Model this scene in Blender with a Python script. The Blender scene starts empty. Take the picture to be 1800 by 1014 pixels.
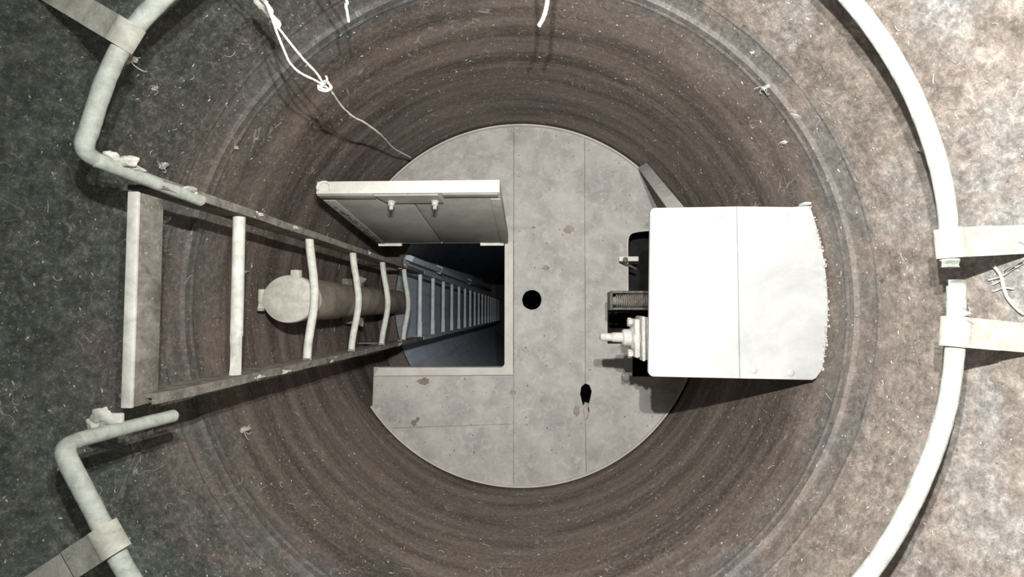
import bpy, bmesh, math, random
from mathutils import Vector, Matrix, Quaternion
random.seed(7)
scene = bpy.context.scene
C = scene.collection

# ------------------------------------------------------------------ camera
F = 800.0                      # focal length in pixels of the 1800x1014 frame
D = 1.77                       # height of the camera above the platform
CAM = Vector((0.04, -0.009, D))
cam_d = bpy.data.cameras.new('camera')
cam = bpy.data.objects.new('camera', cam_d); C.objects.link(cam)
cam_d.sensor_width = 36.0; cam_d.lens = F / 1800.0 * 36.0
cam_d.clip_start = 0.01
cam.location = CAM
cam.rotation_mode = 'QUATERNION'
ROT = Vector((30, -30, -F)).normalized().rotation_difference(Vector((0, 0, -1)))
cam.rotation_quaternion = ROT
scene.camera = cam

# ------------------------------------------------------------------ world, lights, exposure
w = bpy.data.worlds.new('world'); scene.world = w; w.use_nodes = True
w.node_tree.nodes['Background'].inputs[0].default_value = (0.80, 0.86, 0.95, 1)
w.node_tree.nodes['Background'].inputs[1].default_value = 0.004
def hand_lamp(name, off, energy, aim, cone, blend):
    l = bpy.data.lights.new(name, 'SPOT'); l.energy = energy; l.spot_size = math.radians(cone); l.spot_blend = blend
    l.shadow_soft_size = 0.006; l.color = (1.0, 0.985, 0.95)
    o = bpy.data.objects.new(name, l); C.objects.link(o); o.location = CAM + Vector(off)
    o.rotation_mode = 'QUATERNION'; o.rotation_quaternion = Vector(aim).to_track_quat('-Z', 'Y')
hand_lamp('torch_light', (0.048, 0.20, 0.0), 39.0, (0.33, -0.13, -1.0), 166, 1.0)
hand_lamp('torch_light', (-0.017, 0.20, 0.0), 39.0, (0.33, -0.13, -1.0), 166, 1.0)
vs = scene.view_settings
vs.view_transform = 'Standard'; vs.look = 'None'; vs.gamma = 1.0; vs.use_curve_mapping = False
vs.exposure = 0.8

# ------------------------------------------------------------------ helpers
R_WALL, R_UP, R_LOW = 0.710, 0.722, 0.625
LEDGE = 2.22                   # depth of the ledge under the platform
def ray(px, py):
    d = ROT @ Vector(((px - 900) / F, -(py - 507) / F, -1.0))
    return d / -d.z
def P(px, py, depth):
    return CAM + ray(px, py) * depth
def on_wall(px, py, inset=0.0, R=None):
    d = ray(px, py); r = (R or R_WALL) - inset
    a = d.x**2 + d.y**2; b = 2 * (CAM.x * d.x + CAM.y * d.y); c = CAM.x**2 + CAM.y**2 - r * r
    t = (-b + math.sqrt(b * b - 4 * a * c)) / (2 * a)
    if R is None and t < 0.93: return on_wall(px, py, inset, R_UP)
    return CAM + d * t

def newbm(): return bmesh.new()
def box(bm, c, s, rot=None, bev=0.0):
    r = bmesh.ops.create_cube(bm, size=1.0)
    vs_ = r['verts']
    for v in vs_: v.co = Vector((v.co.x * s[0], v.co.y * s[1], v.co.z * s[2]))
    if bev > 0:
        es = list({e for v in vs_ for e in v.link_edges})
        rr = bmesh.ops.bevel(bm, geom=es, offset=bev, segments=2, affect='EDGES', profile=0.5)
        vs_ = list({v for f in rr['faces'] for v in f.verts} | {v for v in vs_ if v.is_valid})
    M = rot.to_4x4() if rot else Matrix.Identity(4)
    for v in vs_: v.co = (M @ v.co) + Vector(c)
    return bm
def frame(d):
    d = d.normalized(); up = Vector((0, 0, 1)) if abs(d.z) < 0.9 else Vector((1, 0, 0))
    a = d.cross(up).normalized(); return a, a.cross(d).normalized()
def tube(bm, pts, r, seg=12, closed=False, jitter=0.0):
    pts = [Vector(p) for p in pts]; n = len(pts); rings = []
    rad = r if isinstance(r, (list, tuple)) else [r] * n
    a = None
    for i, p in enumerate(pts):
        t = (pts[(i + 1) % n] - pts[i - 1]) if (closed or 0 < i < n - 1) else (pts[1] - pts[0] if i == 0 else pts[-1] - pts[-2])
        t.normalize()
        if a is None: a, b = frame(t)
        else:
            a = (a - t * a.dot(t)).normalized(); b = t.cross(a)
        ring = []
        for k in range(seg):
            an = 2 * math.pi * k / seg; q = rad[i] * (1 + random.uniform(-jitter, jitter))
            ring.append(bm.verts.new(p + (a * math.cos(an) + b * math.sin(an)) * q))
        rings.append(ring)
    m = n if closed else n - 1
    for i in range(m):
        A, B = rings[i], rings[(i + 1) % n]
        for k in range(seg): bm.faces.new((A[k], A[(k + 1) % seg], B[(k + 1) % seg], B[k]))
    if not closed:
        bm.faces.new(rings[0][::-1]); bm.faces.new(rings[-1])
    return bm
def catmull(pts, sub=8):
    pts = [Vector(p) for p in pts]; out = []
    for i in range(len(pts) - 1):
        p0 = pts[max(i - 1, 0)]; p1 = pts[i]; p2 = pts[i + 1]; p3 = pts[min(i + 2, len(pts) - 1)]
        for k in range(sub):
            t = k / sub
            out.append(0.5 * ((2 * p1) + (p2 - p0) * t + (2 * p0 - 5 * p1 + 4 * p2 - p3) * t * t + (3 * p1 - p0 - 3 * p2 + p3) * t ** 3))
    out.append(pts[-1]); return out
def lathe(bm, prof, org, axis, seg=32, a0=0.0, a1=2 * math.pi):
    """prof: list of (radius, height along axis)"""
    axis = Vector(axis).normalized(); a, b = frame(axis); org = Vector(org); full = abs(a1 - a0 - 2 * math.pi) < 1e-6
    n = seg if full else seg + 1; rings = []
    for r, h in prof:
        rings.append([bm.verts.new(org + axis * h + (a * math.cos(a0 + (a1 - a0) * k / seg) + b * math.sin(a0 + (a1 - a0) * k / seg)) * max(r, 1e-5)) for k in range(n)])
    for A, B in zip(rings, rings[1:]):
        for k in range(seg): 
            j = (k + 1) % n
            bm.faces.new((A[k], A[j], B[j], B[k]))
    return bm
def strip(bm, path, width, thick):
    """flat bar swept along path [(point, widthdir, normal)]"""
    rings = []
    for p, wd, nm in path:
        p = Vector(p); wd = Vector(wd).normalized(); nm = Vector(nm).normalized()
        rings.append([bm.verts.new(p + wd * sx * width / 2 + nm * sy * thick / 2) for sx, sy in ((-1, -1), (1, -1), (1, 1), (-1, 1))])
    for A, B in zip(rings, rings[1:]):
        for k in range(4): bm.faces.new((A[k], A[(k + 1) % 4], B[(k + 1) % 4], B[k]))
    bm.faces.new(rings[0][::-1]); bm.faces.new(rings[-1]); return bm
def plate_bm(outlines, z0, z1, bev=0.0):
    """filled plate from 2D outlines (first outer, others holes) between z0 and z1"""
    cu = bpy.data.curves.new('outline', 'CURVE'); cu.dimensions = '2D'; cu.fill_mode = 'BOTH'
    for o in outlines:
        s = cu.splines.new('POLY'); s.points.add(len(o) - 1)
        for k, p in enumerate(o): s.points[k].co = (p[0], p[1], 0, 1)
        s.use_cyclic_u = True
    cu.extrude = (z1 - z0) / 2 - bev; cu.bevel_depth = bev; cu.bevel_resolution = 1; cu.offset = -bev
    ob = bpy.data.objects.new('outline', cu); C.objects.link(ob)
    dg = bpy.context.evaluated_depsgraph_get()
    me = bpy.data.meshes.new_from_object(ob.evaluated_get(dg))
    bm = newbm(); bm.from_mesh(me); bpy.data.objects.remove(ob); bpy.data.meshes.remove(me); bpy.data.curves.remove(cu)
    for v in bm.verts: v.co.z += (z0 + z1) / 2
    return bm
def obj(name, bm, mat, parent=None, smooth=True, label=None, angle=40):
    if parent is not None:
        o = parent; L = Vector((0, 0, 0))
        while o is not None: L += o.location; o = o.parent
        bmesh.ops.translate(bm, verts=bm.verts, vec=-L)
    bmesh.ops.recalc_face_normals(bm, faces=bm.faces)
    me = bpy.data.meshes.new(name); bm.to_mesh(me); bm.free()
    if smooth:
        me.shade_smooth(); me.set_sharp_from_angle(angle=math.radians(angle))
    me.materials.append(mat)
    ob = bpy.data.objects.new(name, me); C.objects.link(ob); ob.parent = parent
    if label: ob['label'] = label
    return ob
def tag(o, label, cat, group=None, kind=None):
    o['label'] = label; o['category'] = cat
    if group: o['group'] = group
    if kind: o['kind'] = kind
    return o
def thing(name, label, cat, loc, group=None):
    o = bpy.data.objects.new(name, None); C.objects.link(o); o.location = loc; o.empty_display_size = 0.05
    return tag(o, label, cat, group)
def share(src, name, parent, world_off):
    """another piece sharing src's mesh, moved by world_off"""
    c = bpy.data.objects.new(name, src.data); C.objects.link(c); c.parent = parent; c.location = Vector(src.location) + Vector(world_off)
    return c

# ------------------------------------------------------------------ materials
class NT:
    def __init__(s, name):
        s.m = bpy.data.materials.new(name); s.m.use_nodes = True; s.t = s.m.node_tree; s.b = s.t.nodes['Principled BSDF']
        s.tc = s.t.nodes.new('ShaderNodeNewGeometry').outputs['Position']
    def n(s, typ, **kw):
        x = s.t.nodes.new(typ)
        for k, v in kw.items(): setattr(x, k, v)
        return x
    def l(s, a, b): s.t.links.new(a, b)
    def noise(s, scale, detail=4, stretch=None, rough=0.55, dist=0.0):
        x = s.n('ShaderNodeTexNoise'); x.inputs['Scale'].default_value = scale; x.inputs['Detail'].default_value = detail
        x.inputs['Roughness'].default_value = rough; x.inputs['Distortion'].default_value = dist
        if stretch:
            m = s.n('ShaderNodeMapping'); m.inputs['Scale'].default_value = stretch; s.l(s.tc, m.inputs['Vector']); s.l(m.outputs[0], x.inputs['Vector'])
        else: s.l(s.tc, x.inputs['Vector'])
        return x.outputs['Fac']
    def ramp(s, fac, stops):
        x = s.n('ShaderNodeValToRGB'); e = x.color_ramp.elements
        while len(e) < len(stops): e.new(0.5)
        for q, (p, c) in zip(e, stops):
            q.position = p; q.color = (c, c, c, 1) if isinstance(c, (int, float)) else (*c, 1)
        s.l(fac, x.inputs[0]); return x.outputs[0]
    def mix(s, fac, a, b, mode='MIX'):
        x = s.n('ShaderNodeMix', data_type='RGBA', blend_type=mode)
        for sock, v in ((x.inputs[0], fac), (x.inputs[6], a), (x.inputs[7], b)):
            if isinstance(v, (int, float)): sock.default_value = v
            elif isinstance(v, tuple): sock.default_value = (*v, 1)
            else: s.l(v, sock)
        return x.outputs[2]
    def z(s):
        x = s.n('ShaderNodeSeparateXYZ'); s.l(s.tc, x.inputs[0]); return x.outputs[2]
    def maprange(s, v, a, b):
        x = s.n('ShaderNodeMapRange'); x.inputs[1].default_value = a; x.inputs[2].default_value = b; s.l(v, x.inputs[0]); return x.outputs[0]
    def done(s, col, rough=0.75, bump=None, strength=0.3, dist=0.002, spec=0.3, metal=0.0):
        s.l(col, s.b.inputs['Base Color']); s.b.inputs['Roughness'].default_value = rough
        s.b.inputs['Specular IOR Level'].default_value = spec; s.b.inputs['Metallic'].default_value = metal
        if bump is not None:
            x = s.n('ShaderNodeBump'); x.inputs['Strength'].default_value = strength; x.inputs['Distance'].default_value = dist
            s.l(bump, x.inputs['Height']); s.l(x.outputs[0], s.b.inputs['Normal'])
        return s.m

def wall_material():
    s = NT('rusty_wall')
    sep = s.n('ShaderNodeSeparateXYZ'); s.l(s.tc, sep.inputs[0])
    big = s.noise(5.0, 6, None, 0.65, 0.8)
    streak = s.noise(1.6, 3, (1, 1, 11), 0.55, 0.3)
    thin = s.noise(3.0, 3, (1, 1, 40), 0.6)
    med = s.noise(22, 6, None, 0.72, 0.5)
    fine = s.noise(120, 5, None, 0.75)
    grain = s.noise(330, 3, None, 0.7)
    def madd(v, m, a):
        x = s.n('ShaderNodeMath', operation='MULTIPLY_ADD'); s.l(v, x.inputs[0]); x.inputs[1].default_value = m
        if isinstance(a, (int, float)): x.inputs[2].default_value = a
        else: s.l(a, x.inputs[2])
        return x.outputs[0]
    def clamp01(v):
        x = s.n('ShaderNodeClamp'); s.l(v, x.inputs[0]); return x.outputs[0]
    brown = s.mix(s.ramp(streak, [(0.36, 0.0), (0.64, 1.0)]), (0.066, 0.051, 0.043), (0.165, 0.131, 0.111))
    brown = s.mix(s.ramp(thin, [(0.55, 0.0), (0.75, 0.35)]), brown, (0.25, 0.21, 0.18))
    green = s.mix(s.ramp(med, [(0.35, 0.0), (0.65, 1.0)]), (0.030, 0.038, 0.034), (0.085, 0.098, 0.088))
    pink = s.mix(s.ramp(med, [(0.32, 0.0), (0.62, 1.0)]), (0.125, 0.102, 0.090), (0.285, 0.245, 0.215))
    greyp = s.mix(s.ramp(fine, [(0.35, 0.0), (0.65, 1.0)]), (0.17, 0.17, 0.165), (0.34, 0.335, 0.32))
    # upper courses: dark green-grey old paint on the ladder side, bare pinkish rust and grey primer on the hood side
    right = s.mix(clamp01(madd(big, 6.0, madd(sep.outputs[2], 3.0, -6.2))), pink, greyp)
    fx = clamp01(madd(sep.outputs[0], 1.5, madd(big, 1.6, -0.45)))
    upper = s.mix(fx, green, right)
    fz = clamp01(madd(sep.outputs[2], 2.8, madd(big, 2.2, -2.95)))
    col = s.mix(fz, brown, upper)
    col = s.mix(s.ramp(fine, [(0.50, 0.0), (0.72, 0.6)]), col, s.mix(0.5, col, (0.42, 0.37, 0.33)))
    col = s.mix(s.ramp(grain, [(0.62, 0.0), (0.72, 0.6)]), col, (0.45, 0.43, 0.40))
    dust = s.noise(48, 6, (1, 1, 0.5), 0.8, 1.2)
    col = s.mix(s.ramp(dust, [(0.60, 0.0), (0.76, 0.55)]), col, (0.40, 0.38, 0.35))
    band = s.ramp(sep.outputs[2], [(0.745, 0.0), (0.775, 1.0), (0.855, 1.0), (0.875, 0.0)])
    col = s.mix(s.mix(s.ramp(big, [(0.40, 0.0), (0.55, 0.75)]), (0.0, 0.0, 0.0), band), col, (0.105, 0.105, 0.098))
    grit = s.noise(58, 9, None, 0.85, 0.3)
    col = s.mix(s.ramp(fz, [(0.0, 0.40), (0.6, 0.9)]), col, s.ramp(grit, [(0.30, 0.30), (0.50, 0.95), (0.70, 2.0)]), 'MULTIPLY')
    ln = s.noise(7, 3, None, 0.5, 2.5); lm = s.noise(11, 3, None, 0.6)
    line = s.ramp(ln, [(0.488, 0.0), (0.498, 1.0), (0.502, 1.0), (0.512, 0.0)])
    col = s.mix(s.mix(s.ramp(lm, [(0.54, 0.0), (0.66, 0.55)]), (0.0, 0.0, 0.0), line), col, (0.42, 0.41, 0.38))
    dark = s.noise(70, 6, None, 0.8)
    col = s.mix(s.ramp(dark, [(0.28, 0.8), (0.43, 0.0)]), col, (0.022, 0.018, 0.017))
    return s.done(col, 0.66, s.mix(0.35, fine, streak), 0.45, 0.003, 0.3)
def grey_material(name, c0, c1, spots=(0.06, 0.05, 0.045), spot_amt=0.7, scale=14, rough=0.7, pale=None, spec=0.3, fine_scale=180):
    s = NT(name)
    a = s.noise(scale, 5, None, 0.65, 0.4)
    f = s.noise(fine_scale, 4, None, 0.7)
    col = s.mix(s.ramp(a, [(0.34, 0.0), (0.66, 1.0)]), c0, c1)
    col = s.mix(s.ramp(f, [(0.22, spot_amt), (0.36, 0.0)]), col, spots)
    if pale: col = s.mix(s.ramp(f, [(0.60, 0.0), (0.74, 0.8)]), col, pale)
    return s.done(col, rough, f, 0.35, 0.0015, spec)
M_WALL = wall_material()
def floor_material():
    s = NT('dusty_floor_plate')
    a = s.noise(8, 6, None, 0.65, 0.5); b = s.noise(30, 6, None, 0.75, 0.8); f = s.noise(170, 4, None, 0.7); st = s.noise(16, 7, None, 0.8, 1.0)
    col = s.mix(s.ramp(a, [(0.34, 0.0), (0.66, 1.0)]), (0.29, 0.285, 0.27), (0.45, 0.435, 0.405))
    col = s.mix(s.ramp(b, [(0.50, 0.0), (0.72, 0.7)]), col, (0.55, 0.535, 0.50))
    col = s.mix(s.ramp(st, [(0.27, 0.8), (0.37, 0.0)]), col, (0.20, 0.155, 0.12))
    col = s.mix(s.ramp(f, [(0.24, 0.55), (0.36, 0.0)]), col, (0.13, 0.115, 0.10))
    return s.done(col, 0.78, f, 0.35, 0.0015, 0.25)
M_FLOOR = floor_material()
M_COAM = grey_material('coaming_paint', (0.46, 0.44, 0.40), (0.56, 0.54, 0.50), (0.2, 0.17, 0.14), 0.4, 12, 0.7)
M_HOOD = grey_material('white_hood_paint', (0.36, 0.37, 0.36), (0.52, 0.53, 0.515), (0.24, 0.21, 0.20), 0.55, 6, 0.7)
M_RAIL = grey_material('grey_painted_pipe', (0.29, 0.315, 0.28), (0.46, 0.485, 0.44), (0.12, 0.125, 0.11), 0.8, 60, 0.7, (0.58, 0.60, 0.54))
M_RUNG = grey_material('pale_rung_paint', (0.42, 0.42, 0.375), (0.60, 0.60, 0.55), (0.2, 0.18, 0.15), 0.7, 40, 0.7, (0.66, 0.66, 0.60))
M_STILE = grey_material('dirty_ladder_rail', (0.10, 0.088, 0.075), (0.24, 0.22, 0.19), (0.05, 0.045, 0.04), 0.8, 40, 0.8, (0.55, 0.53, 0.48))
M_CLAMP = grey_material('pale_flat_bar', (0.29, 0.29, 0.25), (0.46, 0.46, 0.40), (0.14, 0.13, 0.11), 0.8, 50, 0.8, (0.54, 0.53, 0.48))
M_LID = grey_material('olive_grey_lid', (0.27, 0.275, 0.245), (0.36, 0.365, 0.33), (0.13, 0.11, 0.09), 0.6, 12, 0.7)
M_LIDRIM = grey_material('pale_lid_rim', (0.55, 0.55, 0.50), (0.68, 0.67, 0.62), (0.25, 0.22, 0.18), 0.5, 20, 0.7)
M_CAP = grey_material('dusty_cap', (0.40, 0.38, 0.335), (0.56, 0.535, 0.475), (0.25, 0.22, 0.18), 0.6, 40, 0.85)
M_CONDUIT = grey_material('rusty_conduit', (0.15, 0.122, 0.10), (0.31, 0.27, 0.23), (0.08, 0.05, 0.04), 0.7, 16, 0.7)
def lower_material():
    s = NT('blue_grey_paint')
    sep = s.n('ShaderNodeSeparateXYZ'); s.l(s.tc, sep.inputs[0])
    a = s.noise(7, 5, None, 0.65, 0.4); f = s.noise(120, 4, None, 0.7); v = s.noise(6, 4, (6, 6, 0.5), 0.6)
    col = s.mix(s.ramp(a, [(0.34, 0.0), (0.66, 1.0)]), (0.60, 0.68, 0.80), (0.74, 0.81, 0.92))
    col = s.mix(s.ramp(v, [(0.30, 0.5), (0.48, 0.0)]), col, (0.36, 0.38, 0.42))
    col = s.mix(s.ramp(f, [(0.24, 0.5), (0.36, 0.0)]), col, (0.2, 0.19, 0.19))
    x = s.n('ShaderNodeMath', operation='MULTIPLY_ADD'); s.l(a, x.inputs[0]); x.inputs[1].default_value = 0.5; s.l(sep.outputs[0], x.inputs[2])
    col = s.mix(s.maprange(x.outputs[0], 0.15, 0.55), col, (0.03, 0.03, 0.032))      # hood side blends to near black: shade under the platform painted in
    return s.done(col, 0.6, f, 0.3, 0.0015, 0.3)
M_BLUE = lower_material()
M_LOWRUNG = grey_material('blue_grey_rail', (0.46, 0.49, 0.53), (0.60, 0.63, 0.66), (0.12, 0.12, 0.12), 0.6, 30, 0.6)
M_DARK = grey_material('grimy_dark_metal', (0.05, 0.048, 0.045), (0.13, 0.125, 0.115), (0.02, 0.02, 0.02), 0.7, 60, 0.6, (0.30, 0.29, 0.27))
M_GLAND = grey_material('dusty_pale_fitting', (0.32, 0.31, 0.285), (0.48, 0.47, 0.435), (0.25, 0.23, 0.2), 0.6, 70, 0.75)
M_ROPE = grey_material('pale_string', (0.58, 0.60, 0.55), (0.78, 0.80, 0.74), (0.4, 0.4, 0.36), 0.5, 90, 0.9)
M_LINT = grey_material('pale_lint', (0.32, 0.31, 0.28), (0.52, 0.51, 0.47), (0.2, 0.19, 0.17), 0.6, 120, 0.95)
M_BLACK = grey_material('near_black', (0.008, 0.008, 0.008), (0.02, 0.02, 0.019), (0.005, 0.005, 0.005), 0.7, 20, 0.85)  # near black for the lid gap backing and the added box below the cut-out
M_SEAM = M_WALL

# ------------------------------------------------------------------ shaft wall
def shaft(name, prof, mat, seg=192):
    bm = newbm(); lathe(bm, prof, (0, 0, 0), (0, 0, 1), seg)
    o = obj(name, bm, mat, None, True, None, 30); o['kind'] = 'structure'; return o
zs = lambda d: D - d
prof = [(R_UP, zs(-1.0))] + [(R_UP, zs(-1.0 + 1.95 * k / 14)) for k in range(1, 15)]
prof += [(R_UP - 0.004, zs(0.96)), (R_WALL, zs(0.965))]
prof += [(R_WALL, zs(0.965 + (LEDGE - 0.965) * k / 12)) for k in range(1, 13)]
prof += [(R_LOW, zs(LEDGE)), (R_LOW, zs(LEDGE + 0.02)), (R_WALL + 0.02, zs(LEDGE + 0.02)), (R_UP + 0.02, zs(-1.0)), (R_UP, zs(-1.0))]
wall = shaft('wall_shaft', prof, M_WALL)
wall['label'] = 'rusty brown and grey round steel shaft wall with weld seams'
def seam(depth, r, h, t):
    bm = newbm(); seg = 220; prof = []
    n = 8; rings = []
    for i in range(seg):
        a = 2 * math.pi * i / seg; ww = 1 + 0.25 * math.sin(a * 37) + random.uniform(-.2, .2)
        rings.append([bm.verts.new(((r - t * ww * math.sin(math.pi * k / n)) * math.cos(a), (r - t * ww * math.sin(math.pi * k / n)) * math.sin(a), zs(depth) + h * (0.5 - k / n))) for k in range(n + 1)])
    for i in range(seg):
        A, B = rings[i], rings[(i + 1) % seg]
        for k in range(n): bm.faces.new((A[k], B[k], B[k + 1], A[k + 1]))
    obj('weld_seam', bm, M_SEAM, wall)
seam(0.985, R_WALL + 0.001, 0.016, 0.0028); seam(0.915, R_UP + 0.001, 0.014, 0.0022); seam(1.32, R_WALL + 0.001, 0.010, 0.0014)
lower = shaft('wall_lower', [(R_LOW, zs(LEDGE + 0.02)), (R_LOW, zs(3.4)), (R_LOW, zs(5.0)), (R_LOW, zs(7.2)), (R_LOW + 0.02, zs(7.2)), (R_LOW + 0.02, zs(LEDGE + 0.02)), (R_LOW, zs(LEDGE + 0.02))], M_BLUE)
bm = newbm(); lathe(bm, [(0.0, zs(7.2)), (R_LOW + 0.02, zs(7.2)), (R_LOW + 0.02, zs(7.22)), (0, zs(7.22))], (0, 0, 0), (0, 0, 1), 64)
o = obj('floor_lower', bm, M_DARK); o['kind'] = 'structure'

# ------------------------------------------------------------------ platform floor
def W(px, py): 
    p = P(px, py, D); return (p.x, p.y)
R_FL = 0.697
def arc_x(px, top):       # disc edge at a pixel column
    x = W(px, 500)[0]; y = math.sqrt(max(R_FL**2 - x * x, 0)); return (x, y if top else -y)
def arc_pts(p, q, n=40):  # counter-clockwise along the disc edge from p to q
    a0 = math.atan2(p[1], p[0]); a1 = math.atan2(q[1], q[0])
    while a1 < a0: a1 += 2 * math.pi
    return [(R_FL * math.cos(a0 + (a1 - a0) * k / n), R_FL * math.sin(a0 + (a1 - a0) * k / n)) for k in range(n + 1)]
def circ(px, py, rx, ry, n=28, wob=0.0):
    return [W(px + rx * math.cos(2 * math.pi * k / n) * (1 + random.uniform(-wob, wob)), py + ry * math.sin(2 * math.pi * k / n) * (1 + random.uniform(-wob, wob))) for k in range(n)]
floor = bpy.data.objects.new('floor', None); C.objects.link(floor); floor['kind'] = 'structure'; floor['label'] = 'grey dusty steel platform of plates with hatch opening and holes'
g = 0.25
TH = 0.010
def plate(outl): return obj('floor_plate', plate_bm(outl, -TH, 0.0, 0.0007), M_FLOOR, floor, True, None, 30)
edge_y = 425; sx = 903
# plate behind the hatch
plate([[W(sx - g, edge_y)] + arc_pts(arc_x(sx - g, True), arc_x(657, True)) + [W(657, edge_y)]])
# plates in front of the hatch
yB = W(0, 745 - g)[1]; yC = W(0, 745 + g)[1]
plate([[W(657, 645)] + arc_pts(arc_x(657, False), (-math.sqrt(R_FL**2 - yB**2), yB), 8) + [W(sx - g, 745 - g), W(sx - g, 645)]])
plate([arc_pts((-math.sqrt(R_FL**2 - yC**2), yC), arc_x(sx - g, False)) + [W(sx - g, 745 + g)]])
# narrow middle plate with the round hole; the torn hole notches its edge
sk = 1029
torn = [(1029, 674), (1036, 677), (1040, 688), (1037, 703), (1034, 712), (1036, 722), (1033, 735), (1029, 738)]
torn_l = [(1029, 674), (1022, 680), (1020, 692), (1023, 705), (1026, 714), (1025, 725), (1027, 734), (1029, 738)]
plate([arc_pts(arc_x(sx + g, False), arc_x(sk - g, False)) + [W(x - g, y) for x, y in torn_l[::-1]] + arc_pts(arc_x(sk - g, True), arc_x(sx + g, True)), circ(935, 527, 17, 17.5, 28, 0.03)])
# right plate under the hood with the machine cut-out
cut = [(1103, 420), (1106, 411), (1114, 407), (1205, 407), (1205, 662), (1112, 662), (1112, 604), (1068, 604), (1068, 514), (1103, 514)]
plate([arc_pts(arc_x(sk + g, False), arc_x(sk + g, True), 60) + [W(x + g, y) for x, y in torn], [W(x, y) for x, y in cut]])
# torn metal flap in the keyhole shaped hole
bm = newbm(); tube(bm, [P(1032, 708, D + .01), P(1029, 718, D + .004), P(1031, 728, D + .002), P(1029, 737, D - .001)], [.009, .012, .010, .003], 7, False, .25)
obj('torn_edge', bm, M_FLOOR, floor)
# rust blisters in the paint
for px, py, rx, ry in ((745, 670, 11, 6), (728, 743, 5, 6), (734, 737, 3, 4), (1000, 403, 9, 8), (1014, 722, 6, 9), (902, 690, 5, 5), (833, 795, 2, 3), (960, 470, 6, 4), (938, 400, 4, 2)):
    obj('rust_blister', plate_bm([circ(px, py, rx, ry, 18, .28)], 0.0, .0012, 0.0002), M_CONDUIT, floor)
# turned-up rim
p0 = arc_x(657, False); pe = arc_x(657, True)
a0 = math.atan2(p0[1], p0[0]); a1 = math.atan2(pe[1], pe[0])
while a1 < a0: a1 += 2 * math.pi
bm = newbm(); n = 140; rings = []
for k in range(n + 1):
    a = a0 + (a1 - a0) * k / n
    rings.append([bm.verts.new((r * math.cos(a), r * math.sin(a), z)) for r, z in ((R_FL - .002, 0.0), (R_FL + .000, 0.012), (R_FL + .005, 0.012), (R_FL + .006, -0.02), (R_FL - .002, -0.02))])
for A, B in zip(rings, rings[1:]):
    for k in range(5): bm.faces.new((A[k], A[(k + 1) % 5], B[(k + 1) % 5], B[k]))
bm.faces.new(rings[0]); bm.faces.new(rings[-1][::-1])
obj('rim', bm, M_COAM, floor, True, None, 30)
# hatch coaming: right bar and front bar with a rounded inner corner
bx0, by0 = W(887, 645); bx1, by1 = W(902.4, 658); tx, ty = W(887, 425); lx, ly = W(668, 645); l2x, l2y = W(659, 660)
rc = 0.016
inner = [(bx0, ty), (bx0, by0 + rc)] + [(bx0 - rc + rc * math.cos(t), by0 + rc + rc * math.sin(t)) for t in [-k * math.pi / 12 for k in range(1, 6)]] + [(bx0 - rc, by0), (lx, ly)]
obj('hatch_coaming', plate_bm([inner + [(l2x, l2y), (bx1, by1), (bx1, ty)]], -0.03, 0.014, 0.0015), M_COAM, floor, True, 'pale raised coaming around hatch', 30)
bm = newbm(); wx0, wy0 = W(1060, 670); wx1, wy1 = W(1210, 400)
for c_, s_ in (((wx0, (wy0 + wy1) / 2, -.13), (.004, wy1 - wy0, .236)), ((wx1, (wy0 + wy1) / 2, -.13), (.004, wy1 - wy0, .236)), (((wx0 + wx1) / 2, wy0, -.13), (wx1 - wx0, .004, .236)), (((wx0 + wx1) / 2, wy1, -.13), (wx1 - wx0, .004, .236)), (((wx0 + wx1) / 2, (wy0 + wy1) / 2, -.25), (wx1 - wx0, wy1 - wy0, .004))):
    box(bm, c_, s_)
obj('cutout_shade_box', bm, M_BLACK, floor, False)  # added black box, stands in for shade so the cut-out stays dark
# joists below the platform, seen in the cut-outs
for px in (975,):
    x = W(px, 500)[0]; bm = newbm(); box(bm, (x, 0, -0.05), (0.012, 1.2 if px < 1000 else 1.1, 0.07)); obj('joist', bm, M_DARK, floor, False)

# ------------------------------------------------------------------ hatch lid
hl = P(667, 412, D - 0.03); hr = P(893, 412, D - 0.03)
tl = P(553, 318, 1.235); tr = P(878, 318, 1.235)
lid = thing('hatch_lid', 'open olive grey steel hatch lid standing upright on its hinges beside the opening', 'hatch lid', (hl + hr) / 2)
U = Vector((1, 0, 0)); x0 = (hl.x + tl.x) / 2; x1 = (hr.x + tr.x) / 2
V = Vector((0, (tl.y + tr.y) / 2 - hl.y, tl.z - hl.z)); LH = V.length; V.normalize()
N = U.cross(V)            # points to +/-y
if N.y > 0: N = -N        # front normal towards the opening
O = Vector((x0, hl.y, hl.z)); LW = x1 - x0
LM = Matrix((U, V, N)).transposed()
def lbox(u, v, n_, su, sv, sn, bev=0.0015):
    bm = newbm(); box(bm, O + U * u + V * v + N * n_, (su, sv, sn), LM, bev); return bm
FD = 0.036
FP = FD - .002
obj('panel', lbox(LW * .25, LH / 2, FP, LW * .5 - .004, LH - .004, .004, .001), M_LID, lid)
obj('panel', lbox(LW * .75, LH / 2, FP, LW * .5 - .003, LH - .004, .004, .001), M_LID, lid)
obj('back_sheet', lbox(LW / 2, LH / 2, FD - .010, LW - .008, LH - .008, .004, .001), M_BLACK, lid)
obj('rim', lbox(LW / 2, LH, FD / 2, LW, .005, FD), M_LIDRIM, lid, True, 'bright pale top rim')
obj('rim', lbox(.0015, LH / 2, FD / 2, .005, LH - .006, FD), M_LID, lid)
obj('rim', lbox(LW - .0015, LH / 2, FD / 2, .005, LH - .006, FD), M_LID, lid)
obj('rim', lbox(LW / 2, .0, FD / 2, LW, .005, FD), M_LIDRIM, lid)
obj('edge_strip', lbox(LW * .155, LH - .018, FD + .0012, LW * .31, .030, .0034, .001), M_LID, lid)
obj('edge_strip', lbox(LW * .84, LH - .016, FD + .0012, LW * .30, .024, .0034, .001), M_LID, lid)
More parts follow.
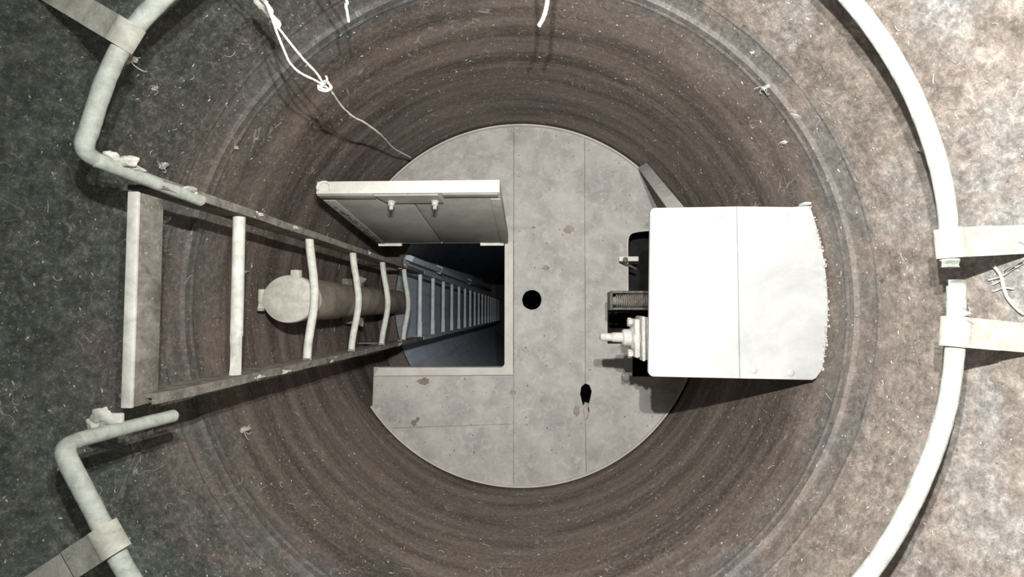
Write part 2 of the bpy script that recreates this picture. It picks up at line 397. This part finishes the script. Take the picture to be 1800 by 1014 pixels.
obj('edge_strip', lbox(.017, LH / 2 - .02, FD + .001, .034, LH - .05, .003, .001), M_LID, lid)
obj('edge_strip', lbox(LW - .014, LH / 2 - .02, FD + .001, .028, LH - .05, .003, .001), M_LID, lid)
# stiffener plate with two bolts
bm = newbm(); pts = [(.315, LH - .005), (.665, LH - .005), (.675, LH - .062), (.36, LH - .062)]
vv = [[bm.verts.new(O + U * (LW * a) + V * b + N * nn) for a, b in pts] for nn in (FD, FD + .005)]
for k in range(4): bm.faces.new((vv[0][k], vv[0][(k + 1) % 4], vv[1][(k + 1) % 4], vv[1][k]))
bm.faces.new(vv[0]); bm.faces.new(vv[1])
sp = obj('latch_plate', bm, M_LID, lid, False)
for a in (.385, .632):
    bm = newbm(); c = O + U * (LW * a) + V * (LH - .050) + N * (FD + .005)
    lathe(bm, [(0, -.004), (.0115, -.004), (.0115, .003), (.0095, .005), (.0095, .013), (.006, .014), (.006, .024), (0, .025)], c, N, 12)
    obj('bolt', bm, M_GLAND, sp)
# rust-flaked strip along the left edge
bm = newbm()
for k in range(26):
    v = random.uniform(.03, LH - .03); u = random.uniform(.006, .03); r = random.uniform(.004, .012)
    q = bmesh.ops.create_icosphere(bm, subdivisions=1, radius=1.0)
    for vt in q['verts']: vt.co = O + U * (u + vt.co.x * r * .6) + V * (v + vt.co.y * r * 1.6) + N * (FD + .002 + vt.co.z * .003 + random.uniform(-.001, .001))
k_ = obj('flaking_paint', bm, M_STILE, lid); k_['kind'] = 'stuff'
for a in (.10, .88):
    bm = newbm(); tube(bm, [O + U * (LW * a - .045) - V * .006 + N * (FD + .002), O + U * (LW * a + .045) - V * .006 + N * (FD + .002)], .007, 12)
    box(bm, O + U * (LW * a) - V * .014 + N * (FD - .004), (.086, .02, .012), LM, .001)
    obj('hinge', bm, M_LIDRIM, lid)
bm = newbm(); c = O + U * .022 + V * (LH + .003) + N * .018
tube(bm, [c + U * (.018 * math.cos(t)) + V * (.001 * t) - N * (.016 * math.sin(t)) for t in [k * math.pi / 10 for k in range(-2, 13)]], .0035, 8)
lathe(bm, [(0, 0), (.012, 0), (.012, .003), (.004, .004), (0, .004)], c - V * .003, V, 16)
obj('lifting_eye', bm, M_LIDRIM, lid)

# ------------------------------------------------------------------ ladder
def lad(d, y=0.0):      # centre of the ladder at a depth
    return Vector((CAM.x - .577 + .0225 * (d - .88), CAM.y + .020 - .0145 * (d - .88) + y, zs(d)))
HW = .155
ladder = thing('ladder', 'long steel ladder running down through hatch with bent upper rungs', 'ladder', lad(6.9))
for s_ in (1, -1):
    for (da, db, m) in ((.668, LEDGE + .03, M_STILE), (LEDGE + .03, 6.9, M_LOWRUNG)):
        A, B = lad(da, s_ * HW), lad(db, s_ * HW)
        bm = newbm(); n = 24; path = []
        for k in range(n + 1):
            path.append((A.lerp(B, k / n) + Vector((random.uniform(-.0015, .0015), random.uniform(-.001, .001), 0)), (1, 0, 0), (0, 1, 0)))
        strip(bm, [(p + Vector((-.008, s_ * .004, 0)), a_, b_) for p, a_, b_ in path], .050, .007)
        strip(bm, [(p + Vector((.0200, s_ * .0085, 0)), a_, b_) for p, a_, b_ in path], .006, .016); obj('side_rail', bm, m, ladder, False)
straight = None; bent = None
for k in range(22):
    d = .88 + .2765 * k; c = lad(d); L = HW + .006
    if k in (1, 2, 3, 4):
        am = (.019, .024, .026, .024)[k - 1]
        pts = [c + Vector((am * (1 - min(abs(t + .05) / .8, 1.0)) ** .8 * 1.0 if abs(t + .05) < .8 else 0, L * t, -.006 * math.sin(3 * t))) for t in [i / 14 for i in range(-14, 15)]]
        pts = [Vector((sum(pts[max(0, min(28, j + q))].x for q in (-3, -2, -1, 0, 1, 2, 3)) / 7, pts[j].y, pts[j].z)) for j in range(29)]
        bm = newbm(); tube(bm, pts, .0105, 12, False, .03); obj('rung', bm, M_RUNG, ladder)
    else:
        bm = newbm(); tube(bm, [c + Vector((0, L * t, 0)) for t in (-1, -.5, 0, .5, 1)], .0115 if k == 0 else .0105, 12, False, .02)
        obj('rung', bm, M_RUNG if k == 0 else M_LOWRUNG, ladder)
# top cross plate: angle, its upper edge coloured pale for the light it catches
c = lad(.650) + Vector((-.006, 0, 0)); bm = newbm(); box(bm, c + Vector((.008, -.014, -.022)), (.008, 2 * HW + .006, .040), None, .001); obj('top_plate', bm, M_STILE, ladder, True, 'grimy green brown vertical plate')
bm = newbm(); box(bm, c + Vector((.003, -.014, .002)), (.016, 2 * HW + .008, .006), None, .0015); obj('plate_edge', bm, M_RUNG, ladder, True, 'bright upper edge coloured pale as if lit')
# stand-off brackets to the wall
for d, s_ in ((1.93, 1), (1.93, -1)):
    A = lad(d, s_ * (HW + .010)); rr = (R_UP if d < .9 else R_WALL)
    xw = -math.sqrt(rr**2 - A.y**2); bm = newbm()
    box(bm, ((A.x + .015 + xw) / 2, A.y, A.z), (A.x + .015 - xw, .007, .036), None, .001)
    bk = obj('bracket', bm, M_STILE, ladder)
    bm = newbm(); lathe(bm, [(0, -.013), (.009, -.013), (.009, -.006), (.011, -.006), (.011, .004), (.006, .006), (.006, .012), (0, .012)], A, (0, s_, 0), 6); obj('bolt', bm, M_GLAND, bk)

def lump(bm, c, sx_, sy_, sz_, sub=2, rough=.35):
    q = bmesh.ops.create_icosphere(bm, subdivisions=sub, radius=1.0)
    ph = [random.uniform(0, 6.28) for _ in range(6)]
    for v in q['verts']:
        p = v.co; f = 1 + rough * (math.sin(3.1 * p.x + ph[0]) * math.sin(2.7 * p.y + ph[1]) + .6 * math.sin(6 * p.z + ph[2]) * math.sin(5 * p.x + ph[3])) + random.uniform(-.3, .3) * rough
        v.co = Vector(c) + Vector((p.x * sx_, p.y * sy_, p.z * sz_)) * f
# dust piled on the ladder
for px, py, dd, a, b in ((490, 381, None, .016, .008), (625, 447, None, .012, .010), (690, 462, None, .02, .014), (682, 612, None, .016, .012), (478, 650, None, .018, .01), (560, 628, None, .014, .008), (430, 660, None, .014, .008), (290, 358, None, .016, .01), (425, 384, None, .008, .01)):
    s_ = 1 if py < 520 else -1
    d = .577 * F / (930 - px); c = lad(d, s_ * (HW + .012)); c.x += .022
    a *= .8; b *= .7; bm = newbm(); lump(bm, c, b, b * .8, a, 2, .5)
    for k in range(3): lump(bm, c + Vector((random.uniform(-.005, .005), random.uniform(-.008, .008), random.uniform(-.02, .02))), b * .4, b * .4, b * .5, 1)
    obj('dust_clod', bm, M_LINT, ladder)
bm = newbm(); c = P(218, 284, .605); lump(bm, c, .020, .007, .012, 3, .3); lump(bm, P(196, 274, .597), .012, .006, .008, 3, .3); lump(bm, P(232, 293, .62), .008, .006, .016, 3, .3); obj('dust_clod', bm, M_RUNG, ladder)
bm = newbm(); c = P(190, 738, .640); box(bm, c, (.044, .020, .007), None, .002); lump(bm, c + Vector((-.006, .006, .004)), .018, .012, .004, 3, .3); lump(bm, c + Vector((-.020, -.006, .002)), .010, .008, .004, 3, .3); obj('foot_tab', bm, M_RUNG, ladder)

# ------------------------------------------------------------------ capped conduit behind the ladder
pc = P(512, 525, 1.13); pcx, pcy = pc.x, pc.y
cond = thing('conduit_pipe', 'rusty vertical pipe with hinged oval cap behind bent ladder rungs', 'pipe', (pcx, pcy, zs(LEDGE)))
pr = .057
PX = -.61
bm = newbm(); lathe(bm, [(pr, zs(LEDGE)), (pr, zs(1.9)), (pr * 1.01, zs(1.6)), (pr, zs(1.225)), (pr + .003, zs(1.225)), (pr + .003, zs(1.20)), (pr - .004, zs(1.20))], (PX, pcy, 0), (0, 0, 1), 32)
obj('pipe_body', bm, M_CONDUIT, cond)
tilt = Matrix.Rotation(math.radians(-6), 3, 'Y')
cc = Vector((PX + .014, pcy, zs(1.187)))
bm = newbm(); rings = []
for (f, h) in ((.001, .012), (.5, .0115), (.85, .010), (.97, .007), (1.0, .002), (1.0, -.008), (.96, -.012), (.001, -.012)):
    rings.append([bm.verts.new(cc + tilt @ Vector((.079 * f * math.cos(t) * (1.0 - .12 * max(0, -math.cos(t)) * abs(math.sin(t))), .064 * f * math.sin(t), h))) for t in [2 * math.pi * k / 40 for k in range(40)]])
for A, B in zip(rings, rings[1:]):
    for k in range(40): bm.faces.new((A[k], A[(k + 1) % 40], B[(k + 1) % 40], B[k]))
cap = obj('cap', bm, M_CAP, cond, True, 'pale dust-covered oval cap')
bm = newbm(); box(bm, cc + tilt @ Vector((.018, .066, .0)), (.024, .022, .016), tilt, .002); obj('tab', bm, M_CAP, cap)
bm = newbm(); tube(bm, [cc + tilt @ Vector((-.081, y, .001)) for y in (-.026, 0, .026)], .009, 12); obj('hinge', bm, M_CAP, cap)
bm = newbm(); box(bm, cc + tilt @ Vector((-.086, -.026, -.004)), (.014, .012, .012), tilt, .002); obj('hinge_lug', bm, M_CAP, cap)
bm = newbm(); lathe(bm, [(pr - .002, zs(1.50)), (pr + .004, zs(1.50)), (pr + .005, zs(1.495)), (pr + .005, zs(1.27)), (pr - .002, zs(1.265))], (PX, pcy, 0), (0, 0, 1), 32); obj('sleeve', bm, M_CONDUIT, cond)
for sgn in (1, -1):
    bm = newbm(); box(bm, (-.665, pcy + sgn * .065, zs(1.80)), (.075, .05, .05), None, .004); lump(bm, (-.63, pcy + sgn * .08, zs(1.775)), .02, .018, .012); obj('wall_lug', bm, M_CONDUIT, cond)
# ------------------------------------------------------------------ things below the platform
bm = newbm(); q = P(705, 447, LEDGE + .06)
an = math.atan2(q.y, q.x); cx_, cy_ = (R_LOW - .022) * math.cos(an), (R_LOW - .022) * math.sin(an)
duct = thing('cable_duct', 'pale square cable duct running down the blue grey lower wall', 'cable duct', (cx_, cy_, zs(7.0)))
box(bm, (cx_, cy_, (zs(LEDGE + .03) + zs(7.0)) / 2), (.040, .030, 7.0 - LEDGE - .03), Matrix.Rotation(an, 3, 'Z'), .003); obj('duct_body', bm, M_LOWRUNG, duct)
for d in (3.0, 4.5):
    bm = newbm(); box(bm, (cx_, cy_, zs(d)), (.046, .05, .03), Matrix.Rotation(an, 3, 'Z'), .002); obj('duct_clip', bm, M_LOWRUNG, duct)

# ------------------------------------------------------------------ hoop rails round the shaft
def hd(px): return .555 + .085 * min(max((px - 150) / 1530, 0), 1)      # the hoops sit a little lower on the hood side
def H(pts): return [P(x, y, hd(x)) for x, y in pts]
def relax(pts, it):
    for _ in range(it):
        pts = [pts[0]] + [pts[i] * .5 + (pts[i - 1] + pts[i + 1]) * .25 for i in range(1, len(pts) - 1)] + [pts[-1]]
    return pts
up = H([(1669, 470), (1670, 400), (1660, 325), (1638, 245), (1607, 165), (1565, 90), (1500, 0), (1400, -105), (1230, -205), (930, -275), (640, -230), (420, -125), (280, 0), (234, 48), (200, 102), (175, 167), (156, 232)])
up = relax(catmull(up, 6), 30) + catmull([P(156, 232, .555), P(149, 252, .556), P(152, 268, .562), P(168, 280, .576), P(195, 291, .595), P(352, 352, .755)], 6)[1:]
lo = H([(1681, 492), (1681, 560), (1679, 620), (1671, 695), (1647, 786), (1602, 889), (1538, 1005), (1430, 1115), (1250, 1230), (930, 1320), (640, 1280), (400, 1185), (270, 1085), (213, 993), (180, 923), (150, 869), (120, 810)])
lo = relax(catmull(lo, 6), 30) + catmull([P(120, 810, .555), P(115, 795, .557), P(120, 782, .566), P(136, 775, .580), P(157, 768, .595), P(304, 731, .735)], 6)[1:]
PR = .0104
h1 = thing('hoop_rail', 'pale grey pipe hoop whose end turns down over the ladder rail nearer the hatch lid', 'pipe rail', P(352, 352, .755))
bm = newbm(); tube(bm, up, PR, 14, False, .03); obj('pipe', bm, M_RAIL, h1)
h2 = thing('hoop_rail', 'pale grey pipe hoop whose free end turns down outside the foot tab of the ladder', 'pipe rail', P(304, 731, .735))
bm = newbm(); tube(bm, lo, PR, 14, False, .03); obj('pipe', bm, M_RAIL, h2)
def clamp(px, py, label, wpx=50, over=32, angle=None):
    HD = hd(px); p = P(px, py, HD); rad = Vector((p.x, p.y, 0)).normalized()
    if angle is not None:
        rad = Vector((math.cos(math.radians(angle)), math.sin(math.radians(angle)), 0))
    side = Vector((-rad.y, rad.x, 0)); up_ = Vector((0, 0, 1))
    t = thing('pipe_clamp', label, 'clamp', p)
    # distance to wall along rad
    b = p.x * rad.x + p.y * rad.y; c = p.x**2 + p.y**2 - (R_UP + .004)**2; L = -b + math.sqrt(b * b - c)
    wd = wpx * HD / F; T = .005; r = PR + T / 2 + .001
    # bent strap: wraps over the pipe and runs to the wall
    path = []
    for k in range(15):
        a = math.radians(200 - 145 * k / 14)      # 200..55 deg: from the inner side over the top
        path.append((p + rad * (r * math.cos(a)) + up_ * (r * math.sin(a)), side, rad * math.cos(a) + up_ * math.sin(a)))
    path.append((p + rad * .034 + up_ * .010, side, up_)); path.append((p + rad * .05 + up_ * .008, side, up_))
    bm = newbm(); strip(bm, path, wd, T); obj('strap', bm, M_CLAMP, t, True, None, 50)
    bm = newbm(); n = 10
    strip(bm, [(p + rad * (.036 + (L - .036) * k / n) + up_ * (.003), side, up_) for k in range(n + 1)], wd * .98, .006); obj('flat_bar', bm, M_CLAMP, t, False)
    bm = newbm(); lathe(bm, [(0, 0), (.008, 0), (.008, .005), (.005, .006), (.005, .010), (0, .010)], p + rad * (L * .82) + up_ * .006, up_, 6); obj('bolt', bm, M_CLAMP, t)
clamp(1670, 428, 'clean white flat bar clamp gripping the short cut stub of the pipe hoop', 50, angle=3)
clamp(1679, 583, 'white flat bar clamp carrying a ragged lint tuft on the pipe hoop', 50, angle=-5)
clamp(221, 62, 'pale flat bar clamp with frayed lint hanging under it on the pipe hoop', 50, angle=149)
clamp(193, 948, 'grey green flat bar clamp on the pipe hoop that ends by the foot tab', 54, angle=213)
# lint under a clamp
def clump(c, s, label, n=6, group=None):
    bm = newbm(); c = Vector(c); inw = Vector((-c.x, -c.y, 0)).normalized()
    lump(bm, c, s, s * .6, s * .7, 2, .5)
    for k in range(n):
        d = Vector((random.uniform(-1, 1), random.uniform(-1, 1), random.uniform(-1, 1))).normalized() + inw * .3
        e = Vector((random.uniform(-1, 1), random.uniform(-1, 1), random.uniform(-1, 1))) * .5
        tube(bm, catmull([c, c + d * s, c + (d + e * 1.6) * s * 1.35, c + (d * .8 + e * 2.6) * s * 1.3], 3), s * .07, 5)
    o = obj('lint_clump', bm, M_LINT); tag(o, label, 'lint', group)
    return o
clump(P(226, 103, .60), .009, 'frayed lint tuft clinging to the pipe hoop under a clamp', 9)

# ------------------------------------------------------------------ hooded machine box on the wall
HT = 1.04
def HP(px, py, d=HT): return P(px, py, d)
hood = thing('machine_hood', 'white painted machine hood fixed to the shaft wall with a curved back edge', 'machine hood', HP(1290, 515, 1.35))
RH = R_WALL - .004
ul = HP(1143, 365); ll = HP(1140, 662); lr = HP(1413, 668); ur = HP(1416, 361)
def arc_at_y(y): return math.sqrt(RH**2 - y * y)
seam_px = 1298; sxw = HP(seam_px, 500).x; gp = .0007
rcr = .012
def corner(c, a0, a1, n=6): return [(c[0] + rcr * math.cos(math.radians(a0 + (a1 - a0) * k / n)), c[1] + rcr * math.sin(math.radians(a0 + (a1 - a0) * k / n))) for k in range(n + 1)]
yl, yt = ll.y, ul.y
left = corner((ul.x + rcr, yt - rcr), 90, 180) + corner((ll.x + rcr, yl + rcr), 180, 270) + [(sxw - gp, yl - .003), (sxw - gp, yt + .002)]
obj('cover_panel', plate_bm([left], zs(HT) - .012, zs(HT), .002), M_HOOD, hood, True, None, 35)
arcp = []
y0 = lr.y + .022; y1 = ur.y
for k in range(25):
    y = y0 + (y1 - y0) * k / 24; arcp.append((arc_at_y(y), y))
right = [(sxw + gp, yl - .003), (arc_at_y(lr.y) - .016, lr.y), (arc_at_y(lr.y) - .008, lr.y + .004)] + arcp + [(ur.x - .03, ur.y - .003), (sxw + gp, yt + .002)]
obj('cover_panel', plate_bm([right], zs(HT) - .012, zs(HT), .002), M_HOOD, hood, True, None, 35)
# downturned sides
bm = newbm(); box(bm, ((ll.x + lr.x) / 2 + .01, yl + .004, zs(HT) - .032), (lr.x - ll.x - .03, .004, .042), None, .001); obj('side_skirt', bm, M_HOOD, hood)
bm = newbm(); box(bm, ((ul.x + ur.x) / 2 + .01, yt - .006, zs(HT) - .032), (ur.x - ul.x - .03, .004, .042), None, .001); obj('side_skirt', bm, M_HOOD, hood)
for px, py in ((1332, 379), (1380, 377), (1265, 379), (1187, 648), (1325, 650), (1390, 655), (1160, 380)):
    bm = newbm(); c = HP(px, py); c.z = zs(HT); lathe(bm, [(.0085, -.001), (.0085, .001), (.006, .0025), (.002, .0032), (0.0, .0032)], c, (0, 0, 1), 14); obj('rivet', bm, M_HOOD, hood)
bm = newbm(); bx_l = ul.x + .10
xw = math.sqrt(RH**2 - .17**2) - .005
box(bm, ((bx_l + xw) / 2, (yl + yt) / 2, zs(HT) - .16), (xw - bx_l, (yt - yl) - .08, .29), None, .006); body = obj('housing', bm, M_DARK, hood)
# folded upright ear at the back corner and crust along the wall edge
bm = newbm(); e = HP(1412, 357); box(bm, e + Vector((0, -.004, .006)), (.016, .006, .022), None, .001); obj('ear', bm, M_HOOD, hood)
bm = newbm()
for k in range(70):
    y = y0 + (y1 - y0) * random.random(); lump(bm, (arc_at_y(y) - random.uniform(-.002, .006), y, zs(HT) + .001), random.uniform(.001, .0035), random.uniform(.0015, .005), .0025, 1)
cr = obj('dust_crust', bm, M_LINT, hood); cr['kind'] = 'stuff'
# bent stay from the wall foot up to the hood
A = P(1130, 292, 1.70); B = P(1192, 372, 1.16); dv = (B - A); sd = dv.cross(Vector((.6, .8, 0))).normalized()
bm = newbm(); strip(bm, [(A.lerp(B, k / 6), Vector((.80, .45, 0)), dv.cross(Vector((.80, .45, 0)))) for k in range(7)], .036, .008); stay = obj('stay_bar', bm, M_FLOOR, hood)
# cable gland: stack of flanges with stepped nozzle pointing into the shaft
GD = 1.18
g0 = P(1140, 594, GD); ax = Vector((-1, .02, 0)).normalized()
def gpx(px): return (1140 - px) * GD / F
bm = newbm(); box(bm, g0 + Vector((.06, 0, -.01)), (.16, .05, .05), None, .006); obj('gland_arm', bm, M_DARK, hood)
fl = None
for a, b, hh, ww in ((1137, 1131, .108, .07), (1129, 1123, .112, .075), (1121, 1111, .098, .066)):
    bm = newbm(); xa = gpx(a); xb = gpx(b); box(bm, g0 + ax * ((xa + xb) / 2), (xb - xa, hh, ww), None, .006 if ww < .067 else .004)
    f_ = obj('flange', bm, M_GLAND, hood); fl = f_
bm = newbm(); lathe(bm, [(0, gpx(1128)), (.020, gpx(1128)), (.020, gpx(1120)), (.030, gpx(1119)), (.031, gpx(1111)), (.026, gpx(1109)), (.022, gpx(1108)), (.0215, gpx(1097)), (.019, gpx(1095)), (.013, gpx(1094)), (.0125, gpx(1078)), (.0105, gpx(1077)), (.010, gpx(1058)), (.006, gpx(1056)), (0, gpx(1056))], g0, ax, 20)
obj('nozzle', bm, M_GLAND, fl)
for s_ in (1, -1):
    bm = newbm(); lathe(bm, [(0, gpx(1138)), (.008, gpx(1138)), (.008, gpx(1109)), (.011, gpx(1109)), (.011, gpx(1103)), (0, gpx(1102))], g0 + Vector((0, s_ * .040, .008)), ax, 6); obj('bolt', bm, M_GLAND, fl)
# threaded drive shaft under the hood
TD = 1.45
t0 = P(1073, 529, TD); t1 = P(1175, 527, TD)
bm = newbm(); Lt = (t1 - t0).length; prof = [(0, 0), (.014, 0)]
for k in range(22):
    h = .016 + k * .0068; prof += [(.014, h), (.021, h + .002), (.021, h + .0045), (.014, h + .0066)]
prof += [(.014, Lt), (0, Lt)]
lathe(bm, prof, t0, t1 - t0, 16); obj('threaded_shaft', bm, M_STILE, hood)
for dy in (.026, -.026):
    bm = newbm(); box(bm, (t0 + t1) / 2 + Vector((.0, dy, .0)), ((t1 - t0).length, .008, .03), None, .002); obj('shaft_guide', bm, M_DARK, hood)
bm = newbm(); box(bm, t0 + Vector((.0, 0, -.005)), (.010, .058, .05), None, .003); obj('end_bracket', bm, M_DARK, hood)
bm = newbm(); box(bm, t1 + Vector((-.02, 0, .06)), (.06, .07, .20), None, .004); obj('hanger', bm, M_DARK, hood)
# bent wire rod and small lever at the cut-out
lev = thing('lever', 'bent wire rod with short pale bar standing at the machine cut-out', 'lever', P(1103, 512, D))
bm = newbm(); tube(bm, catmull([P(1103, 512, D - .006), P(1103, 460, D - .008), P(1103, 425, D - .01), P(1107, 412, D - .012), P(1118, 407, D - .014), P(1142, 404, D - .03)], 5), .004, 8); obj('rod', bm, M_COAM, lev)
bm = newbm(); box(bm, P(1105, 455, D - .05), (.072, .018, .010), None, .002); obj('bar', bm, M_LIDRIM, lev)
bm = newbm(); lathe(bm, [(0, -.045), (.007, -.045), (.007, .008), (.010, .008), (.010, .016), (0, .017)], P(1098, 457, D - .045), (0, 0, 1), 8); tube(bm, [P(1090, 458, D - .05), P(1104, 466, D - .02), P(1118, 472, D - .005)], .005, 7); obj('pivot', bm, M_DARK, lev)
nub = newbm(); lathe(nub, [(0, 0), (.016, 0), (.019, .006), (.018, .014), (.011, .020), (0, .022)], P(1099, 662, D), (.3, .1, 1), 16)
nub = tag(obj('bolt_cap', nub, M_FLOOR), 'pale round bolt cap lying on the platform below the cable gland', 'bolt')

# ------------------------------------------------------------------ strings
def rope(name, pts, r, label, cat='string', extra=None):
    t = thing(name, label, cat, pts[-1])
    bm = newbm(); tube(bm, catmull(pts, 8), r, 8, False, .10); obj('cord', bm, M_ROPE, t)
    return t
def up_to_wall(p, dz=.35):
    a = math.atan2(p.y, p.x); return [Vector(((R_UP - .004) * math.cos(a), (R_UP - .004) * math.sin(a), p.z + dz)), Vector((p.x, p.y, p.z + dz * .55))]
s0 = P(466, 2, .66); kn = P(570, 150, .77)
knot = thing('knotted_string', 'pale looped string with a knot, its tail trailing down to the platform rim', 'string', P(722, 277, 1.66))
bm = newbm(); tube(bm, catmull(up_to_wall(s0) + [s0, P(478, 25, .67), P(492, 52, .69), P(530, 100, .73), P(556, 128, .76), kn], 8), .0019, 8, False, .12); obj('strand', bm, M_ROPE, knot)
bm = newbm(); tube(bm, catmull([P(467, 3, .658), P(476, 26, .665), P(486, 55, .68), P(500, 90, .70), P(511, 112, .72), P(528, 128, .735), P(550, 139, .75), kn], 8), .0019, 8, False, .12); obj('strand', bm, M_ROPE, knot)
bm = newbm()
tube(bm, catmull([kn + Vector((.010 * math.cos(t), .007 * math.sin(t * 1.0), .006 * math.sin(2 * t))) for t in [k * .7 for k in range(12)]], 4), .0018, 8)
tube(bm, catmull([kn, P(560, 153, .765), P(562, 158, .77), P(574, 160, .77), P(583, 153, .77), P(572, 142, .76)], 5), .0017, 8)
tube(bm, catmull([kn, P(575, 140, .75), P(573, 134, .75)], 3), .0018, 6)
obj('knot', bm, M_ROPE, knot)
bm = newbm(); tube(bm, catmull([kn, P(584, 163, .80), P(600, 186, .89), P(622, 206, .98), P(642, 216, 1.06), P(668, 236, 1.2), P(690, 259, 1.4), P(705, 268, 1.52), P(722, 277, 1.655)], 8), [.0018 + .0012 * k / 64 for k in range(65)], 8, False, .15); obj('tail', bm, M_ROPE, knot)
bm = newbm(); c = P(456, 3, .68); lump(bm, c, .012, .008, .014); tube(bm, [c, c + Vector((-.006, .002, -.06))], .008, 8); obj('anchor_lump', bm, M_ROPE, knot)
rope('cord_end', up_to_wall(P(963, -20, .75)) + [P(963, -12, .75), P(961, 8, .765), P(957, 26, .78), P(948, 45, .80)], .0038, 'thick white cord end hanging free above the platform')
rope('cord_end', up_to_wall(P(603, -25, .70)) + [P(603, -12, .70), P(608, 10, .715), P(613, 38, .74)], .0024, 'thin frayed white cord end hanging free beside the knotted string')

# ------------------------------------------------------------------ lint and dust
for (px, py, s, lab) in ((1347, 153, .012, 'large white lint clump stuck on the weld seam above the machine hood'),
                    (1323, 92, .007, 'small curled white lint clump above the large one on the grey wall'),
                    (1380, 250, .009, 'stringy grey lint clump hanging at the weld seam close to the hood corner'),
                    (272, 156, .008, 'long pale lint clump on the wall beside the frayed clamp'),
                    (415, 260, .008, 'short pale lint clump on the wall below the knotted string'),
                    (427, 477, .013, 'flat pale lint patch on the wall behind the straight top rung'),
                    (290, 385, .012, 'pale lint patch on the wall by the ladder top plate'),
                    (285, 290, .013, 'webby lint patch on the wall beside the hoop end at the ladder'),
                    (430, 755, .016, 'smeared pale dust patch on the wall below the ladder foot tab'),
                    (1628, 262, .012, 'pale lint tuft tucked behind the bright pipe hoop'),
                    (1690, 553, .008, 'ragged white lint tuft sitting against a white hoop clamp')):
    clump(on_wall(px, py, s * .4) if px != 1690 else P(1697, 551, .628), s * .7, lab, 4)
# cobweb beside the clamps
bm = newbm()
wb = [(1738, 458), (1758, 482), (1764, 505), (1772, 525), (1790, 545), (1800, 552)]
tube(bm, catmull([on_wall(x, y, .006) for x, y in wb], 4), .0022, 5)
for a, b in (((1764, 490), (1745, 500)), ((1764, 505), (1746, 512)), ((1762, 485), (1785, 470)), ((1785, 470), (1800, 462)), ((1764, 505), (1782, 508)), ((1760, 486), (1738, 492)), ((1766, 478), (1800, 455))):
    tube(bm, [on_wall(*a, .006), on_wall(*b, .004)], .0014, 5)
tag(obj('cobweb', bm, M_LINT), 'dusty cobweb strands on the wall between the two white clamps', 'cobweb')
# countless flecks and fibres on the wall
bm = newbm()
for k in range(9000):
    a = random.uniform(0, 2 * math.pi); d = random.uniform(.35, 2.1) if random.random() < .8 else random.uniform(.35, .95)
    r = (R_UP if d < .955 else R_WALL) - .0008; s = random.choice((.0006, .0007, .0008, .0009, .0010, .0012, .0015, .0019)) * (.7 + .5 * random.random())
    c = Vector((r * math.cos(a), r * math.sin(a), zs(d))); nn = Vector((-math.cos(a), -math.sin(a), 0)); tt = Vector((-math.sin(a), math.cos(a), 0)); zz = Vector((0, 0, 1))
    th = random.uniform(0, 6.28); e1_ = tt * math.cos(th) + zz * math.sin(th); e2_ = zz * math.cos(th) - tt * math.sin(th); el = random.uniform(1, 2.6)
    v = [bm.verts.new(c + e1_ * s * el), bm.verts.new(c - e1_ * s * el * .8 + e2_ * s * .3), bm.verts.new(c + e2_ * s * .8), bm.verts.new(c - e2_ * s * .7), bm.verts.new(c + nn * s * .9)]
    for f in ((0, 2, 4), (2, 1, 4), (1, 3, 4), (3, 0, 4)): bm.faces.new([v[i] for i in f])
for k in range(260):
    a = random.uniform(0, 2 * math.pi); d = random.uniform(.38, 1.9); r = (R_UP if d < .955 else R_WALL) - .001; th = random.uniform(0, 6.28); L = random.uniform(.006, .028); cv = random.uniform(-1.5, 1.5); pts = []
    x = y = 0.0
    for j in range(5):
        pts.append(Vector((r * math.cos(a + x / r), r * math.sin(a + x / r), zs(d) + y))); x += L / 4 * math.cos(th); y += L / 4 * math.sin(th); th += cv * .5
    tube(bm, pts, random.uniform(.0003, .0007), 4)
wd_ = obj('wall_dust', bm, M_LINT, wall, False); wd_['kind'] = 'stuff'; wd_['label'] = 'countless pale dust flecks and fibres'
# crumbs on the platform
bm = newbm()
for k in range(420):
    px = random.uniform(660, 1160); py = random.uniform(230, 840); p = P(px, py, D)
    if math.hypot(p.x, p.y) > .68 or (px < 910 and 330 < py < 660) or (px > 1060 and 400 < py < 670) or (915 < px < 956 and 505 < py < 550) or (1012 < px < 1046 and 668 < py < 742): continue
    s = random.uniform(.0012, .0035); lump(bm, (p.x, p.y, s * .3), s, s * random.uniform(.5, 1.2), s * .6, 1)
tag(obj('floor_crumbs', bm, M_CONDUIT, None, False), 'scattered dark rust crumbs lying on the grey platform', 'crumbs', None, 'stuff')
